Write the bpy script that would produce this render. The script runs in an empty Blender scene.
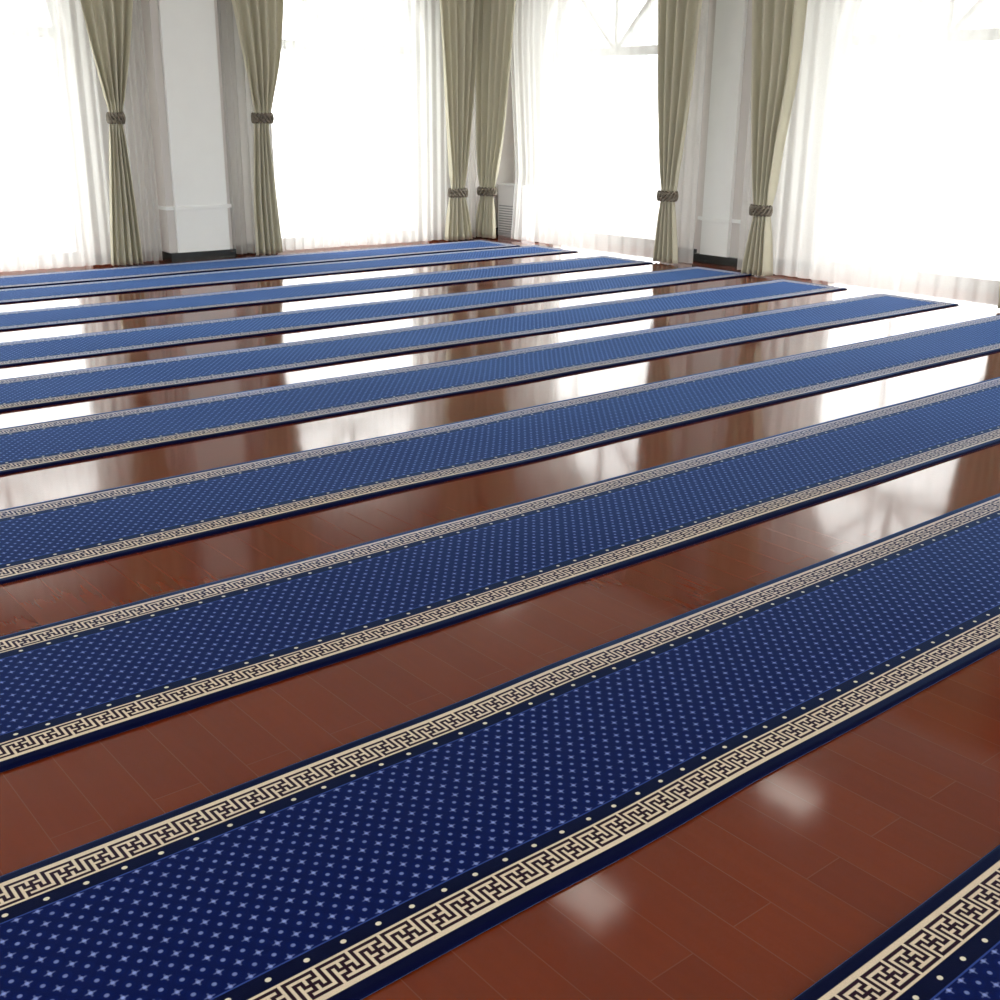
import bpy, bmesh, math, random
from mathutils import Matrix, Vector
random.seed(7)
C = bpy.context.scene.collection
S = bpy.context.scene

# ------------------------------------------------------------------ camera
H = 1.63
F_PX = 1134.64
pitch, roll, yaw = math.radians(18.8258), math.radians(.6116), math.radians(39.6287)
fw = Vector((math.sin(yaw)*math.cos(pitch), math.cos(yaw)*math.cos(pitch), -math.sin(pitch)))
rt = Vector((math.cos(yaw), -math.sin(yaw), 0)); up = rt.cross(fw)
R_ = math.cos(roll)*rt + math.sin(roll)*up
U_ = -math.sin(roll)*rt + math.cos(roll)*up
cam_d = bpy.data.cameras.new('camera'); cam = bpy.data.objects.new('camera', cam_d); C.objects.link(cam)
m = Matrix((R_, U_, -fw)).transposed().to_4x4(); m.translation = Vector((0, 0, H))
cam.matrix_world = m
cam_d.sensor_width = 36; cam_d.lens = 36*F_PX/1000
cam_d.clip_start = .05; cam_d.clip_end = 300
S.camera = cam

# ------------------------------------------------------------------ world, exposure
SKY = 1.8
w = bpy.data.worlds.new('sky'); S.world = w; w.use_nodes = True
wn = w.node_tree; bg = wn.nodes['Background']
bg.inputs['Color'].default_value = (1.0, .99, .97, 1); bg.inputs['Strength'].default_value = SKY
S.view_settings.view_transform = 'Standard'; S.view_settings.look = 'None'
S.view_settings.gamma = 1; S.view_settings.use_curve_mapping = False
S.view_settings.exposure = 1.95
CEIL = 4.6
NW, EW = 12.75, 10.75            # inner faces of the north and east walls
WT = .42                         # wall thickness
N_CENTERS = [-1.14, 3.48, 8.10]; E_CENTERS = [1.87, 6.45, 11.03]
HALF, SPRING = 1.14, 2.39
def portal(loc, rot):
    l = bpy.data.lights.new('window_daylight', 'AREA'); l.shape = 'RECTANGLE'; l.size = 2.3; l.size_y = 3.6
    l.cycles.is_portal = True
    o = bpy.data.objects.new('window_daylight', l); C.objects.link(o); o.location = loc; o.rotation_euler = rot
S_FILL_CENTERS = [-1.0, 2.6, 6.2, 9.6]; W_FILL_CENTERS = [-1.6, 3.0, 6.6, 10.4]  # unseen rear windows, added to brighten the room from behind the camera
for cx in N_CENTERS: portal((cx, NW+WT+.03, 1.8), (-math.pi/2, 0, 0))
for cy in E_CENTERS: portal((EW+WT+.03, cy, 1.8), (-math.pi/2, 0, -math.pi/2))
for cx in S_FILL_CENTERS: portal((cx, -3.4-WT-.03, 1.8), (math.pi/2, 0, 0))
for cy in W_FILL_CENTERS: portal((-2.6-WT-.03, cy, 1.8), (math.pi/2, 0, -math.pi/2))

# ------------------------------------------------------------------ node helpers
class X:
    """a socket (or number) in a material's node tree, with arithmetic"""
    t = None
    def __init__(s, v): s.v = v
    @staticmethod
    def op(kind, *a, clamp=False):
        n = X.t.nodes.new('ShaderNodeMath'); n.operation = kind; n.use_clamp = clamp
        for i, q in enumerate(a):
            q = q.v if isinstance(q, X) else q
            if isinstance(q, (int, float)): n.inputs[i].default_value = q
            else: X.t.links.new(q, n.inputs[i])
        return X(n.outputs[0])
    def __add__(s, o): return X.op('ADD', s, o)
    __radd__ = __add__
    def __sub__(s, o): return X.op('SUBTRACT', s, o)
    def __rsub__(s, o): return X.op('SUBTRACT', o, s)
    def __mul__(s, o): return X.op('MULTIPLY', s, o)
    __rmul__ = __mul__
    def __truediv__(s, o): return X.op('DIVIDE', s, o)
    def abs(s): return X.op('ABSOLUTE', s)
    def fract(s): return X.op('FRACT', s)
    def min(s, o): return X.op('MINIMUM', s, o)
    def max(s, o): return X.op('MAXIMUM', s, o)
    def lt(s, o): return X.op('LESS_THAN', s, o)
    def gt(s, o): return X.op('GREATER_THAN', s, o)
    def sq(s): return X.op('MULTIPLY', s, s)
    def soft(s, a, b):           # 1 below a, 0 above b
        return X.op('DIVIDE', X.op('SUBTRACT', b, s), b-a, clamp=True)
def material(name):
    mt = bpy.data.materials.new(name); mt.use_nodes = True
    nt = mt.node_tree; X.t = nt
    return mt, nt, nt.nodes['Principled BSDF']
def mixc(nt, f, a, b):
    n = nt.nodes.new('ShaderNodeMix'); n.data_type = 'RGBA'
    for s, v in ((n.inputs[0], f), (n.inputs[6], a), (n.inputs[7], b)):
        if isinstance(v, X): v = v.v
        if isinstance(v, (int, float)): s.default_value = v
        elif isinstance(v, tuple): s.default_value = (*v, 1)
        else: nt.links.new(v, s)
    return n.outputs[2]
def noise(nt, vec, scale, detail=2, rough=.5):
    n = nt.nodes.new('ShaderNodeTexNoise'); n.inputs['Scale'].default_value = scale
    n.inputs['Detail'].default_value = detail; n.inputs['Roughness'].default_value = rough
    if vec: nt.links.new(vec, n.inputs['Vector'])
    return n.outputs['Fac']
def bump(nt, b, h, dist, strength=1):
    n = nt.nodes.new('ShaderNodeBump'); n.inputs['Distance'].default_value = dist; n.inputs['Strength'].default_value = strength
    nt.links.new(h.v if isinstance(h, X) else h, n.inputs['Height'])
    nt.links.new(n.outputs[0], b.inputs['Normal']); return n
def objco(nt):
    return nt.nodes.new('ShaderNodeTexCoord').outputs['Object']
def plain(name, col, rough=.5, metal=0, nscale=0, namp=.06, bdist=0):
    mt, nt, b = material(name)
    b.inputs['Roughness'].default_value = rough; b.inputs['Metallic'].default_value = metal
    if nscale:
        f = noise(nt, objco(nt), nscale, 3)
        c = mixc(nt, f, tuple(x*(1-namp) for x in col), tuple(min(1, x*(1+namp)) for x in col))
        nt.links.new(c, b.inputs['Base Color'])
        if bdist: bump(nt, b, f, bdist)
    else: b.inputs['Base Color'].default_value = (*col, 1)
    return mt

M = {}
M['wall'] = plain('wall_paint', (.66, .63, .60), .6, 0, 3, .03, .0006)
M['trim'] = plain('trim_paint', (.87, .885, .865), .4, 0, 5, .02)
M['ceiling'] = plain('ceiling_paint', (.78, .76, .72), .8, 0, 2, .03)
M['backwall'] = plain('back_wall_paint', (.62, .58, .52), .8, 0, 2, .04)
M['black_base'] = plain('black_stone', (.02, .022, .02), .25, 0, 12, .3)
M['frame'] = plain('window_frame_paint', (.75, .77, .76), .35, 0, 8, .03)
M['radiator'] = plain('radiator_enamel', (.86, .86, .88), .35, 0, 8, .02)
M['radiator_gap_shade'] = plain('radiator_slot_shade', (.38, .39, .42), .6, 0, 8, .1)  # grey for the shade between the louvres
M['terrace'] = plain('terrace_concrete', (.55, .55, .53), .8, 0, 1.5, .1)
M['tieback'] = plain('tieback_cord', (.16, .135, .10), .55, 0, 60, .35, .002)
M['lamp_frame'] = plain('lamp_frame_metal', (.6, .6, .6), .4, .6, 8, .05)

def lamp_mat():
    mt, nt, b = material('lamp_diffuser'); b.inputs['Base Color'].default_value = (.9, .9, .85, 1)
    b.inputs['Emission Color'].default_value = (1, .97, .88, 1); b.inputs['Emission Strength'].default_value = .95
    return mt
M['lamp'] = lamp_mat()

def glass_mat():
    mt, nt, b = material('window_glass'); nt.nodes.remove(b)
    tr = nt.nodes.new('ShaderNodeBsdfTransparent'); gl = nt.nodes.new('ShaderNodeBsdfGlossy'); gl.inputs['Roughness'].default_value = .02
    tr.inputs[0].default_value = (.96, .98, .97, 1)
    lw = nt.nodes.new('ShaderNodeLayerWeight'); fr = X.op('POWER', X(lw.outputs['Facing']), 5.0)*.9 + .05
    mx = nt.nodes.new('ShaderNodeMixShader'); nt.links.new(fr.v, mx.inputs[0])
    nt.links.new(tr.outputs[0], mx.inputs[1]); nt.links.new(gl.outputs[0], mx.inputs[2])
    nt.links.new(mx.outputs[0], nt.nodes['Material Output'].inputs[0]); return mt
M['glass'] = glass_mat()

def cloth_mat(name, col, transp, transl, weave):
    mt, nt, b = material(name); nt.nodes.remove(b)
    f = noise(nt, objco(nt), weave, 2)
    c = mixc(nt, f, tuple(x*.93 for x in col), tuple(min(1, x*1.05) for x in col))
    d = nt.nodes.new('ShaderNodeBsdfDiffuse'); tl = nt.nodes.new('ShaderNodeBsdfTranslucent')
    nt.links.new(c, d.inputs[0]); nt.links.new(c, tl.inputs[0])
    mx = nt.nodes.new('ShaderNodeMixShader'); mx.inputs[0].default_value = transl
    nt.links.new(d.outputs[0], mx.inputs[1]); nt.links.new(tl.outputs[0], mx.inputs[2])
    out = mx.outputs[0]
    if transp:
        tr = nt.nodes.new('ShaderNodeBsdfTransparent'); m2 = nt.nodes.new('ShaderNodeMixShader'); m2.inputs[0].default_value = transp
        nt.links.new(out, m2.inputs[1]); nt.links.new(tr.outputs[0], m2.inputs[2]); out = m2.outputs[0]
    nt.links.new(out, nt.nodes['Material Output'].inputs[0]); return mt
M['sheer'] = cloth_mat('sheer_voile', (.85, .85, .835), .44, .66, 90)
M['drape'] = cloth_mat('sage_drape_cloth', (.68, .65, .52), 0, .24, 140)

def floor_mat():
    mt, nt, b = material('red_wood_floor')
    co = objco(nt); sp = nt.nodes.new('ShaderNodeSeparateXYZ'); nt.links.new(co, sp.inputs[0])
    x, y = X(sp.outputs[0]), X(sp.outputs[1])
    cb = nt.nodes.new('ShaderNodeCombineXYZ'); nt.links.new(y.v, cb.inputs[0]); nt.links.new(x.v, cb.inputs[1])
    br = nt.nodes.new('ShaderNodeTexBrick'); nt.links.new(cb.outputs[0], br.inputs['Vector'])
    br.inputs['Scale'].default_value = 1; br.inputs['Brick Width'].default_value = 1.21; br.inputs['Row Height'].default_value = .1275
    br.inputs['Mortar Size'].default_value = .0016; br.inputs['Mortar Smooth'].default_value = .3; br.offset = .37; br.offset_frequency = 2
    br.inputs['Color1'].default_value = (0, 0, 0, 1); br.inputs['Color2'].default_value = (1, 1, 1, 1)
    # grain stretched along the boards
    mp = nt.nodes.new('ShaderNodeMapping'); mp.inputs['Scale'].default_value = (28, 1.6, 1); nt.links.new(co, mp.inputs[0])
    g = noise(nt, mp.outputs[0], 1.0, 5, .6)
    base = mixc(nt, br.outputs['Color'], (.150, .020, .002), (.180, .026, .003))
    base = mixc(nt, X(g)*.55, base, (.088, .013, .003))
    base = mixc(nt, X(br.outputs['Fac'])*.14, base, (.32, .20, .15))  # pale seams: glint off the board bevels put into the colour
    nt.links.new(base, b.inputs['Base Color'])
    r = X(noise(nt, co, 3.0, 3))*.06 + .055
    nt.links.new(r.v, b.inputs['Roughness']); b.inputs['IOR'].default_value = 1.52
    wav = noise(nt, co, 2.2, 2)
    h = X(wav)*.5
    bump(nt, b, h, .004, .55)
    return mt
M['floor'] = floor_mat()

RHALF, RLEN = .405, 14.0
def rug_mat():
    mt, nt, b = material('navy_fret_carpet')
    uv = nt.nodes.new('ShaderNodeUVMap'); uv.uv_map = 'UVMap'
    sp = nt.nodes.new('ShaderNodeSeparateXYZ'); nt.links.new(uv.outputs[0], sp.inputs[0])
    u, v = X(sp.outputs[0]), X(sp.outputs[1])       # u: 0 at the far (east) end, growing westward; v: -half..half (metres)
    dv = RHALF - v.abs(); du = u
    e = dv.min(du); isend = du.lt(dv)
    sgn = v.lt(0)*2 - 1
    along = isend*v + (1-isend)*(sgn*(-1)*u)        # near edge runs along +x, far edge turned round
    # fret: five columns, four rows per repeat
    p = ((along/.0771*5 + .5)/5).fract()*5 - .5
    q = (e - .0505)/.0161
    th = .27
    segs = [(0,4,4,4),(3,3,4,3),(1,3,2,3),(2,2,4,2),(4,1,5.5,1),(-1,1,0,1),(2,1,3,1),(2,0,5.5,0),(-1,0,1,0),
            (0,1,0,4),(1,0,1,3),(2,2,2,3),(2,0,2,1),(3,1,3,3),(4,3,4,4),(4,1,4,2)]
    key = None
    for (x0,y0,x1,y1) in segs:
        dx = (p - (x0+x1)/2).abs() - abs(x1-x0)/2
        dy = (q - (y0+y1)/2).abs() - abs(y1-y0)/2
        d = dx.max(dy); key = d if key is None else key.min(d)
    key = key.soft(th-.06, th+.06)
    cream = (e - .079).abs().soft(.0455, .0475)
    # dots beside the fret
    da = ((along/.0865 + (.025 - sgn*.185)).fract() - .5)*.0865
    dd = (da.sq() + (e-.1480).sq()*1.3)
    dots = dd.soft(.0055**2, .0075**2)
    line = (e - .1700).abs().soft(.0012, .0026)
    field = e.gt(.1720)
    # star lattice
    PU, PV = .0436, .0505
    def lat(ou, ov):
        a = ((u/PU + ou).fract() - .5)*PU
        c = ((v/PV + ov).fract() - .5)*PV
        return a, c
    a, c = lat(0, 0)
    r2 = a.sq() + c.sq()
    diag = a.abs().min(c.abs()).soft(.0008, .0030)*r2.soft(.0060**2, .0125**2)
    star = (diag*.5).max(r2.soft(.0022**2, .0062**2))
    a2, c2 = lat(.5, .5)
    r22 = a2.sq() + c2.sq()
    spot = r22.soft(.0030**2, .0062**2)*.85
    halo = X.op('MULTIPLY', r2.min(r22).soft(.0, .016**2), .5)
    fib = X(noise(nt, objco(nt), 420, 2))
    mot = X(noise(nt, objco(nt), 5, 3))
    col = mixc(nt, field, (.001, .0018, .022), (.0012, .0055, .072))
    col = mixc(nt, field*halo, col, (.001, .012, .125))
    col = mixc(nt, field*star.max(spot*.8), col, (.28, .36, .74))
    col = mixc(nt, line, col, (.035, .07, .30))
    col = mixc(nt, dots, col, (.9, .84, .66))
    col = mixc(nt, cream, col, (.84, .71, .53))
    col = mixc(nt, cream*key, col, (.022, .006, .010))
    col = mixc(nt, fib*.35, col, (.001, .003, .02))
    nt.links.new(col, b.inputs['Base Color'])
    b.inputs['Roughness'].default_value = .85; b.inputs['Specular IOR Level'].default_value = .05
    b.inputs['Sheen Weight'].default_value = .42; b.inputs['Sheen Roughness'].default_value = .28
    b.inputs['Sheen Tint'].default_value = (.20, .44, 1, 1)
    bump(nt, b, fib*.6 + mot*1.5, .0015, .7)
    return mt
M['rug'] = rug_mat()

# ------------------------------------------------------------------ mesh helpers
def mesh(name, bm, mat, parent=None, smooth=False):
    me = bpy.data.meshes.new(name); bmesh.ops.recalc_face_normals(bm, faces=bm.faces[:]) if len(bm.faces) else None
    bm.to_mesh(me); bm.free(); me.materials.append(mat)
    if smooth:
        for p in me.polygons: p.use_smooth = True
    o = bpy.data.objects.new(name, me); C.objects.link(o)
    if parent: me.transform(Matrix.Translation(-parent.location)); o.parent = parent
    return o
def box(bm, x0, x1, y0, y1, z0, z1, bev=0):
    vs = [bm.verts.new((x, y, z)) for x in (x0, x1) for y in (y0, y1) for z in (z0, z1)]
    fs = [bm.faces.new([vs[i] for i in f]) for f in ((0,1,3,2),(4,6,7,5),(0,4,5,1),(2,3,7,6),(0,2,6,4),(1,5,7,3))]
    if bev:
        es = list({e for f in fs for e in f.edges})
        bmesh.ops.bevel(bm, geom=es, offset=bev, segments=2, affect='EDGES', profile=.7)
def struct(o): o['kind'] = 'structure'; return o
def tag(o, label, cat, group=None):
    o['label'] = label; o['category'] = cat
    if group: o['group'] = group
    return o
def empty(name, loc):
    o = bpy.data.objects.new(name, None); C.objects.link(o); o.location = loc; o.empty_display_size = .1; return o
def copy_tree(o, dloc, parent=None):
    c = o.copy(); C.objects.link(c)
    if parent: c.parent = parent
    else: c.location = Vector(o.location) + Vector(dloc)
    for ch in list(o.children): copy_tree(ch, (0,0,0), c)
    return c
X0, Y0 = -2.6, -3.4
# (wall frame) 'N': s runs along x, d = distance in front of wall face ;  'E': s runs along y
def P(side, s, d, z):
    return {'N': (s, NW-d, z), 'E': (EW-d, s, z), 'S': (s, Y0+d, z), 'W': (X0+d, s, z)}[side]
def wbox(bm, side, s0, s1, d0, d1, z0, z1, bev=0):
    a = P(side, s0, d0, z0); b = P(side, s1, d1, z1)
    box(bm, min(a[0],b[0]), max(a[0],b[0]), min(a[1],b[1]), max(a[1],b[1]), z0, z1, bev)

# ------------------------------------------------------------------ room
bm = bmesh.new(); box(bm, X0-WT, EW+WT, Y0-WT, NW+WT, -.12, 0); struct(mesh('floor', bm, M['floor']))
bm = bmesh.new(); box(bm, X0-WT, EW+WT, Y0-WT, NW+WT, CEIL, CEIL+.15); struct(mesh('ceiling', bm, M['ceiling']))
def arched_wall(name, side, s0, s1, centers):
    bm = bmesh.new(); cur = s0
    for c in centers:
        wbox(bm, side, cur, c-HALF, 0, -WT, 0, CEIL)
        n = 28
        xs = [c - HALF*math.cos(math.pi*i/n) for i in range(n+1)]
        zs = [SPRING + HALF*math.sin(math.pi*i/n) for i in range(n+1)]
        for i in range(n):
            v = []
            for d in (0, -WT):
                for (s, z) in ((xs[i], zs[i]), (xs[i+1], zs[i+1]), (xs[i+1], CEIL), (xs[i], CEIL)):
                    v.append(bm.verts.new(P(side, s, d, z)))
            for f in ((0,1,2,3),(4,7,6,5),(0,4,5,1),(2,6,7,3)): bm.faces.new([v[k] for k in f])
        cur = c+HALF
    wbox(bm, side, cur, s1, 0, -WT, 0, CEIL)
    struct(mesh(name, bm, M['wall']))
arched_wall('wall_north', 'N', X0, EW, N_CENTERS)
arched_wall('wall_east', 'E', Y0, NW+WT, E_CENTERS)
arched_wall('wall_south', 'S', X0-WT, EW+WT, S_FILL_CENTERS)
arched_wall('wall_west', 'W', Y0, NW+WT, W_FILL_CENTERS)

def bar(bm, side, s0, z0, s1, z1, wdt, d0, d1):
    dx, dz = s1-s0, z1-z0; L = math.hypot(dx, dz); nx, nz = -dz/L*wdt/2, dx/L*wdt/2
    v = []
    for d in (d0, d1):
        for (s, z) in ((s0+nx, z0+nz), (s0-nx, z0-nz), (s1-nx, z1-nz), (s1+nx, z1+nz)):
            v.append(bm.verts.new(P(side, s, d, z)))
    for f in ((0,1,2,3),(7,6,5,4),(0,4,5,1),(1,5,6,2),(2,6,7,3),(3,7,4,0)): bm.faces.new([v[k] for k in f])
wi = 0
def window(side, c):
    global wi; wi += 1
    D0, D1 = -.20, -.27
    r = struct(empty('window_%d' % wi, P(side, c, -.23, 0)))
    bm = bmesh.new()
    h = HALF-.002
    wbox(bm, side, c-h, c-h+.08, D0+.02, D1-.02, 0.001, SPRING); wbox(bm, side, c+h-.08, c+h, D0+.02, D1-.02, 0.001, SPRING)
    wbox(bm, side, c-h+.08, c+h-.08, D0+.02, D1-.02, 0.001, .12)
    n = 24
    for i in range(n):
        a0, a1 = math.pi*i/n, math.pi*(i+1)/n; v = []
        for d in (D0+.02, D1-.02):
            for a, rr in ((a0, h), (a1, h), (a1, h-.08), (a0, h-.08)):
                v.append(bm.verts.new(P(side, c-rr*math.cos(a), d, SPRING+rr*math.sin(a))))
        for f in ((0,1,2,3),(7,6,5,4),(0,4,5,1),(2,6,7,3)): bm.faces.new([v[k] for k in f])
    mesh('window_frame', bm, M['frame'], r)
    bm = bmesh.new(); wbox(bm, side, c-h+.08, c+h-.08, D0+.01, D1-.01, SPRING-.06, SPRING+.05, .006)
    mesh('transom', bm, M['frame'], r)
    bm = bmesh.new()
    for ang in (45, 90, 135):
        a = math.radians(ang); bar(bm, side, c+.06*math.cos(a), SPRING+.06*math.sin(a), c+(h-.07)*math.cos(a), SPRING+(h-.07)*math.sin(a), .06, D0, D1)
    mesh('fan_mullion', bm, M['frame'], r)
    bm = bmesh.new(); v = [bm.verts.new(P(side, c+s, -.235, z)) for s, z in ((-h+.04, .06), (h-.04, .06))]
    v += [bm.verts.new(P(side, c+(h-.04)*math.cos(math.pi*i/24), -.235, SPRING+(h-.04)*math.sin(math.pi*i/24))) for i in range(25)]
    bm.faces.new(v)
    mesh('window_pane', bm, M['glass'], r)
for c in N_CENTERS: window('N', c)
for c in E_CENTERS: window('E', c)
for c in S_FILL_CENTERS: window('S', c)  # south and west windows are added for fill light
for c in W_FILL_CENTERS: window('W', c)

# piers between the windows, with raised panel, dado rail and black plinth
ti = 0
def pier(side, s0, s1, r0, r1, front, dado, panel_top=True):
    """s0..s1 pier width, r0..r1 raised panel, front = distance of the face from the wall"""
    global ti; ti += 1
    r = struct(empty('trim_%d' % ti, P(side, (s0+s1)/2, 0, 0)))
    bm = bmesh.new(); wbox(bm, side, s0, s1, 0, front-.05, .095, CEIL); mesh('pier', bm, M['wall'], r)
    bm = bmesh.new(); wbox(bm, side, r0, r1, front-.05, front, .095, CEIL); mesh('raised_panel', bm, M['trim'], r)
    bm = bmesh.new()
    wbox(bm, side, s0-.012, s1+.012, .005, front-.035, dado-.022, dado+.018, .006)
    wbox(bm, side, r0-.014, r1+.014, front-.05, front+.018, dado-.022, dado+.018, .006); mesh('dado_rail', bm, M['trim'], r)
    bm = bmesh.new(); wbox(bm, side, s0-.01, s1+.01, .004, front+.01, 0, .095, .004); mesh('plinth', bm, M['black_base'], r)
pier('N', 5.42, 6.20, 5.51, 6.14, .35, .585)
pier('N', .85, 1.6, .92, 1.5, .35, .585)
pier('E', 8.30, 9.02, 8.53, 8.93, .36, .50)
pier('E', 3.8, 4.5, 3.95, 4.35, .36, .50)
bi = 0
for side, segs in (('N', ((4.64, 5.34), (6.28, 6.94), (9.26, EW-.05))), ('E', ((7.61, 8.31), (9.08, 9.87), (12.19, NW-.02)))):
    for (a, b_) in segs:
        bm = bmesh.new(); wbox(bm, side, a, b_, 0.001, .02, 0, .095, .004)
        o = struct(mesh('baseboard_' + ('north' if side == 'N' else 'east'), bm, M['black_base']))
# curtain boxes dropping from the ceiling, hold the curtain tracks
bm = bmesh.new(); box(bm, X0, 9.80, NW-.55, NW-.52, 4.22, CEIL); box(bm, X0, EW, NW-.52, NW-.36, CEIL-.06, CEIL-.001)
struct(mesh('trim_5', bm, M['trim']))
bm = bmesh.new(); box(bm, EW-1.0, EW-.97, Y0, NW-.55, 4.22, CEIL); struct(mesh('trim_6', bm, M['trim']))

# ------------------------------------------------------------------ outside
bm = bmesh.new(); box(bm, -30, 45, -30, 50, -.3, -.13)
struct(mesh('ground', bm, M['terrace']))

# ------------------------------------------------------------------ rugs
def rug(cy, xe, label, offs, seed):
    rnd = random.Random(seed); ph = [rnd.uniform(0, 6.28) for _ in range(4)]
    n = 110; L = 12.6
    prof = [(-RHALF, .0008), (-RHALF-.001, .006), (-RHALF+.004, .011), (-RHALF+.012, .0125)] + [(-RHALF + .012 + (2*RHALF-.024)*k/6, .0125) for k in range(1, 6)] + \
           [(RHALF-.012, .0125), (RHALF-.004, .011), (RHALF+.001, .006), (RHALF, .0008)]
    bm = bmesh.new(); uvl = bm.loops.layers.uv.new('UVMap')
    def off(x):
        o = .002*math.sin(1.3*x+ph[0]) + .0015*math.sin(4.3*x+ph[1])
        for (xc, wd, am) in offs: o += am*math.exp(-((x-xc)/wd)**2)
        return o
    rows = []
    us = [0, .003, .010] + [.1*0 + .02 + (L-.02)*i/n for i in range(n+1)]
    for ui in us:
        x = xe-ui; row = []
        for (v, z) in prof:
            zz = z if ui > .009 else (.0008 if ui == 0 else z*.8)
            if z > .012: zz += .0015*math.sin(2.3*x + 5*v + ph[2])*(1 if ui > .02 else 0)
            vert = bm.verts.new((x, cy+v+off(x), zz)); row.append((vert, ui, v))
        rows.append(row)
    for i in range(len(rows)-1):
        for j in range(len(prof)-1):
            q = [rows[i][j], rows[i+1][j], rows[i+1][j+1], rows[i][j+1]]
            f = bm.faces.new([t[0] for t in q])
            for lp, t in zip(f.loops, q): lp[uvl].uv = (t[1], t[2])
    bm.faces.new([t[0] for t in rows[-1]][::-1]); bm.faces.new([t[0] for t in rows[0]])
    bm.faces.new([rows[i][0][0] for i in range(len(rows))] + [rows[i][-1][0] for i in range(len(rows)-1, -1, -1)])
    o = mesh('carpet_runner', bm, M['rug'], None, True)
    tag(o, label, 'carpet', 'navy carpet runners laid in rows on the wood floor')
    return o
RUGS = [
 (.5915, 9.92, 'navy carpet runner cut off by the bottom right corner, nearest of all', []),
 (1.935, 9.92, 'navy carpet runner with large clear fret border, second from the front', [(1.7, .3, -.008), (2.2, .3, .006)]),
 (3.185, 9.92, 'navy carpet runner third from the front, between two broad strips of bare floor', [(2.1, .4, -.006)]),
 (4.455, 9.86, 'navy carpet runner fourth from the front, running out of the right edge', [(3.6, .5, -.02)]),
 (5.795, 9.92, 'navy carpet runner fifth from the front, ending before the right hand sheer curtains', [(4.6, .5, -.02)]),
 (6.995, 9.93, 'blue carpet runner sixth from the front, its end just right of the pier drape', []),
 (8.215, 9.99, 'blue carpet runner ending against the black plinth of the right pier', []),
 (9.555, 9.84, 'blue carpet runner ending at the foot of the drape left of the right pier', []),
 (10.885, 9.90, 'blue carpet runner second from the back, ending short of the corner sheer', []),
 (11.78, 9.72, 'pale blue carpet runner furthest back, along the foot of the left windows', []),
]
for i, (cy, xe, lb, offs) in enumerate(RUGS): rug(cy, xe, lb, offs, 100+i)

# ------------------------------------------------------------------ curtains
def interp(tab, z):
    tab = sorted(tab)
    if z <= tab[0][0]: return tab[0][1]
    for (a, va), (b_, vb) in zip(tab, tab[1:]):
        if z <= b_:
            t = (z-a)/(b_-a); return va + (vb-va)*t
    return tab[-1][1]
def smooth_interp(tab, z, w=.10):
    return sum(interp(tab, z+k*w/3) for k in (-3,-2,-1,0,1,2,3))/7
def drape(side, d, Lt, Rt, tie, label, pleats, seed, tie_col=None):
    rnd = random.Random(seed); ph = rnd.uniform(0, 6.28)
    sg = 1 if side == 'N' else -1
    c0 = (smooth_interp(Lt, .1)+smooth_interp(Rt, .1))/2
    r = empty('tied_drape', P(side, c0, d, 0))
    NS, zs = pleats*14, []
    z = .018
    while z < 4.25:
        zs.append(z); z += .03 if abs(z-tie) < .3 else .07
    zs.append(4.25)
    jit = [rnd.uniform(-.25, .25) for _ in range(pleats+1)]; amj = [rnd.uniform(.6, 1.25) for _ in range(pleats+1)]
    bm = bmesh.new(); rows = []
    for z in zs:
        a, b_ = (smooth_interp(Lt, z, .05 if abs(z-tie) < .2 else .2), smooth_interp(Rt, z, .05 if abs(z-tie) < .2 else .2))
        wdt = abs(b_-a)
        near = math.exp(-((z-tie)/.16)**2)
        amp = .060*(1-.6*near)
        if z < tie: amp *= .8 + .35*(1-z/tie)
        row = []
        for i in range(NS+1):
            t = i/NS; k = t*pleats; kk = min(int(k), pleats-1); fr = k-kk
            ja = jit[kk]*(1-fr)+jit[kk+1]*fr; aj = amj[kk]*(1-fr)+amj[kk+1]*fr
            wave = math.sin(2*math.pi*(k + ja*.6) + ph + .35*math.sin(1.3*z+ph+kk))
            wave = math.copysign(abs(wave)**.8, wave)
            tt = t + .010*math.cos(2*math.pi*k + ph)*(1-near)
            s = a + (b_-a)*min(1, max(0, tt))
            bulge = near*.045*math.sin(math.pi*t)
            dd = d + amp*aj*wave*.9 + bulge*.8
            row.append(bm.verts.new(P(side, s, dd, z + (.003*math.sin(9*t+ph) if z < .02 else 0))))
        rows.append(row)
    for r0, r1 in zip(rows, rows[1:]):
        for i in range(NS): bm.faces.new((r0[i], r0[i+1], r1[i+1], r1[i]))
    o = mesh('drape_cloth', bm, M['drape'], r, True)
    md = o.modifiers.new('thick', 'SOLIDIFY'); md.thickness = .003; md.offset = 0
    # tieback: braided band wrapped round the gather, with a twist
    a, b_ = smooth_interp(Lt, tie, .05), smooth_interp(Rt, tie, .05); cs, hw = (a+b_)/2, abs(b_-a)/2+.004
    bm = bmesh.new(); n = 48; rings = []
    for strand in range(3):
        ring = []
        for i in range(n):
            t = 2*math.pi*i/n
            rr = .016; zz = tie + .038*math.sin(t*5 + strand*2.094)
            ex = .008*math.cos(t*5 + strand*2.094)
            s = cs + (hw+ex)*math.cos(t); dd = d + .018 + (.088+ex)*math.sin(t)
            ns, nd = math.cos(t), math.sin(t); sec = []
            for q in range(7):
                al = 2*math.pi*q/7
                sec.append(bm.verts.new(P(side, s+ns*rr*math.cos(al), dd+nd*rr*math.cos(al), zz+rr*1.5*math.sin(al))))
            ring.append(sec)
        for i in range(n):
            A, B = ring[i], ring[(i+1) % n]
            for q in range(7): bm.faces.new((A[q], A[(q+1) % 7], B[(q+1) % 7], B[q]))
    mesh('tieback', bm, M['tieback'], r, True)
    tag(r, label, 'curtain', 'sage drapes tied back beside the windows')
    return r
DN = NW-12.33; DE = EW-9.95
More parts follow.
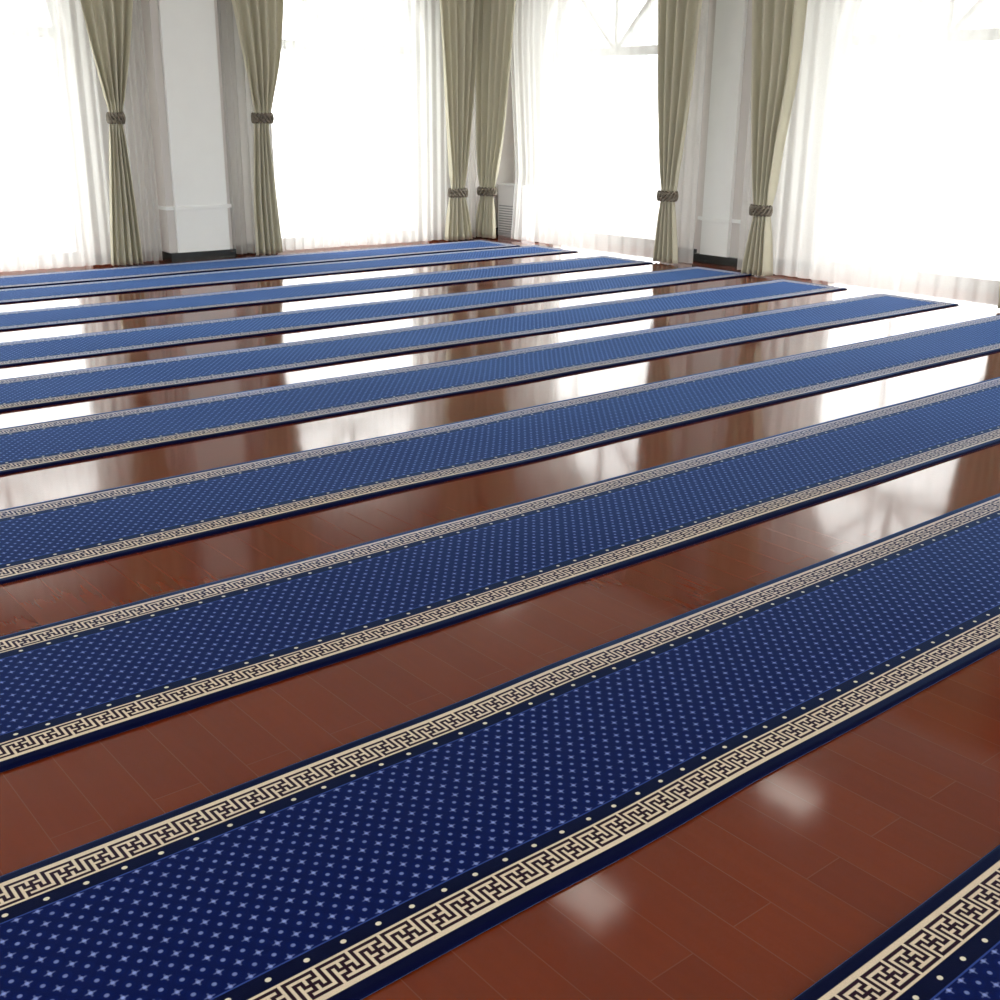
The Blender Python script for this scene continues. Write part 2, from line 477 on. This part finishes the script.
drape('N', DN, [(4.3,4.40),(3.3,4.48),(2.67,4.61),(2.2,4.69),(1.61,4.82),(1.47,4.81),(.71,4.74),(0,4.68)],
      [(4.3,5.22),(3.3,5.22),(2.7,5.17),(2.26,5.10),(1.61,4.96),(1.47,4.95),(.7,5.0),(0,5.03)], 1.54,
      'sage green drape tied high, left of the left white pier', 5, 1)
drape('N', DN, [(4.3,6.12),(3.3,6.18),(2.77,6.30),(2.27,6.38),(1.64,6.50),(1.48,6.49),(.65,6.42),(0,6.42)],
      [(4.3,7.05),(3.3,7.0),(2.81,6.95),(2.23,6.89),(1.64,6.74),(1.48,6.69),(.69,6.75),(0,6.80)], 1.55,
      'sage green drape tied high, right of the left white pier', 5, 2)
drape('N', DN, [(4.3,9.02),(3.3,9.08),(2.95,9.13),(2.32,9.18),(1.54,9.24),(.69,9.32),(.57,9.28),(0,9.21)],
      [(4.3,9.80),(3.3,9.78),(2.99,9.76),(2.28,9.71),(1.54,9.63),(.69,9.53),(.56,9.55),(0,9.67)], .63,
      'sage green drape tied low, left one of the pair in the far corner', 5, 3)
drape('E', DE, [(4.3,12.56),(3.01,12.55),(2.04,12.57),(1.41,12.54),(.69,12.49),(.56,12.47),(0,12.58)],
      [(4.3,11.6),(3.3,11.73),(2.97,11.79),(2.39,11.85),(1.42,11.99),(.71,12.17),(.58,12.21),(0,12.18)], .63,
      'sage green drape tied low, right one of the pair in the far corner', 5, 4)
drape('E', DE, [(4.3,9.55),(3.3,9.47),(2.82,9.40),(2.0,9.34),(1.36,9.26),(.82,9.17),(.7,9.18),(0,9.25)],
      [(4.3,8.62),(3.3,8.66),(2.78,8.72),(1.99,8.78),(1.37,8.86),(.83,8.95),(.71,8.97),(0,8.87)], .76,
      'sage green drape tied low, left of the right white pier', 5, 5)
drape('E', DE, [(4.3,8.20),(3.3,8.12),(2.74,8.08),(2.17,8.02),(1.49,7.95),(.73,7.85),(.63,7.84),(0,7.95)],
      [(4.3,7.35),(3.3,7.40),(2.71,7.44),(2.07,7.46),(1.4,7.56),(.74,7.63),(.65,7.64),(0,7.57)], .69,
      'sage green drape tied low, right of the right white pier', 5, 6)
drape('E', DE, [(4.3,5.35),(2.8,5.33),(1.49,5.18),(.73,5.06),(.63,5.05),(0,5.0)],
      [(4.3,4.5),(2.8,4.6),(1.4,4.75),(.74,4.85),(.65,4.85),(0,4.7)], .69,
      'sage green drape just beyond the right edge, seen mirrored in the floor', 5, 7)

def sheer(side, d, a, b_, label, waves, seed, gather=(0, 0), taper=None):
    """a > b or a < b : panel spans s=a..b; gather = extra fold density near each edge"""
    rnd = random.Random(seed)
    comps = [(waves*rnd.uniform(.85, 1.15), rnd.uniform(0, 6.28), 1.0), (waves*1.73, rnd.uniform(0, 6.28), .25), (waves*.41, rnd.uniform(0, 6.28), .6)]
    NS = int(waves*14); bm = bmesh.new(); rows = []
    zs = [.02 + (4.24-.02)*i/30 for i in range(31)]
    for z in zs:
        row = []
        for i in range(NS+1):
            t = i/NS
            tw = t + gather[0]*.5*math.sin(math.pi*t)*(1-t)*t
            aa = a if not taper else a + taper*max(0, 1-abs(z-.9)/1.6)
            s = aa + (b_-aa)*t
            y = 0
            tg = t
            if gather[0]: tg = t + gather[0]*math.exp(-t*6)*-.25
            if gather[1]: tg = tg + gather[1]*math.exp(-(1-t)*6)*.25
            for (f, p, am) in comps: y += am*math.sin(2*math.pi*f*tg + p + .25*math.sin(.8*z+p))
            row.append(bm.verts.new(P(side, s, d + (.020 if side == 'N' else .012)*y*(1 + 1.5*gather[0]*math.exp(-4*t))*(.85+.15*math.sin(z+1)), z)))
        rows.append(row)
    for r0, r1 in zip(rows, rows[1:]):
        for i in range(NS): bm.faces.new((r0[i], r0[i+1], r1[i+1], r1[i]))
    o = mesh('sheer_curtain', bm, M['sheer'], None, True)
    tag(o, label, 'curtain', 'white sheer curtains over the windows'); return o
SN, SE = NW-12.50, EW-10.12
sheer('N', SN, 1.62, 3.46, 'white sheer panel just outside the left edge of the picture', 15, 11)
sheer('N', SN+.05, 3.45, 5.33, 'white sheer panel over the far left window, reaching behind the leftmost drape', 15, 12, (0, .8))
sheer('N', SN, 6.22, 8.12, 'white sheer panel behind the drape right of the left pier', 15, 13, (.8, 0))
sheer('N', SN+.05, 8.10, 9.82, 'white sheer panel reaching the left drape of the far corner', 15, 14, (0, .8))
sheer('E', SE, 12.12, 10.63, 'white sheer panel beside the radiator in the far corner', 9, 15, (.8, 0), -.16)
sheer('E', SE+.05, 10.66, 8.76, 'white sheer panel meeting a dark seam, left of the right pier', 9, 16, (0, .8))
sheer('E', SE, 8.12, 6.15, 'white sheer panel right of the drape by the right pier', 11, 17, (.9, 0))
sheer('E', SE+.05, 6.18, 4.62, 'white sheer panel at the right edge of the picture', 9, 18)

# ------------------------------------------------------------------ radiator in the corner
r = empty('louvred_radiator', (10.47, 12.36, 0))
bm = bmesh.new(); box(bm, 10.36, 10.60, 12.10, 12.62, .0, .68, .012); mesh('casing', bm, M['radiator'], r)
bm = bmesh.new(); box(bm, 10.353, 10.362, 12.13, 12.59, .04, .42); mesh('slot_shade', bm, M['radiator_gap_shade'], r)  # flat grey sheet on the casing, shade of the slots as colour
bm = bmesh.new()
for k in range(11): box(bm, 10.338, 10.356, 12.125, 12.595, .045+k*.034, .065+k*.034, .003)
mesh('louvre', bm, M['radiator'], r)
bm = bmesh.new(); box(bm, 10.34, 10.61, 12.085, 12.635, .681, .70, .004); mesh('top_cap', bm, M['radiator'], r)
tag(r, 'white louvred radiator cabinet standing in the far corner behind the drapes', 'radiator')

# ------------------------------------------------------------------ ceiling lamps
def ceiling_lamp(x, y, w_, h_):
    r = empty('ceiling_lamp', (x, y, CEIL-.05))
    bm = bmesh.new()
    for (a, b_, c_, d_) in ((-w_,-w_+.03,-h_,h_),(w_-.03,w_,-h_,h_),(-w_+.03,w_-.03,-h_,-h_+.03),(-w_+.03,w_-.03,h_-.03,h_)):
        box(bm, x+a, x+b_, y+c_, y+d_, CEIL-.05, CEIL-.001)
    mesh('lamp_frame', bm, M['lamp_frame'], r)
    bm = bmesh.new(); box(bm, x-w_+.03, x+w_-.03, y-h_+.03, y+h_-.03, CEIL-.04, CEIL-.002); mesh('diffuser', bm, M['lamp'], r)
    return r
first = ceiling_lamp(5.62, 5.58, .24, .32)
tag(first, 'square ceiling lamp mirrored as a pale patch in the floor near the bottom edge', 'lamp', 'square ceiling lamps over the hall')
for (x, y) in ((8.2, 5.5), (3.0, 2.0), (5.62, 2.0), (8.2, 2.0), (9.1, 10.9)):  # the row over the nearest runners is assumed, there only to add light
    c = copy_tree(first, (x-5.62, y-5.58, 0))
    c['label'] = 'unseen square ceiling lamp above the picture, over the %s runners, %s' % (
        {5.5: 'middle', 2.0: 'nearest', 10.9: 'farthest'}[y], {3.0: 'toward the left wall', 5.62: 'in mid room', 8.2: 'toward the right windows', 9.1: 'near the far corner'}[x])
    if (x, y) == (8.2, 5.5): c['label'] = 'square ceiling lamp mirrored as a pale patch in the floor at right'
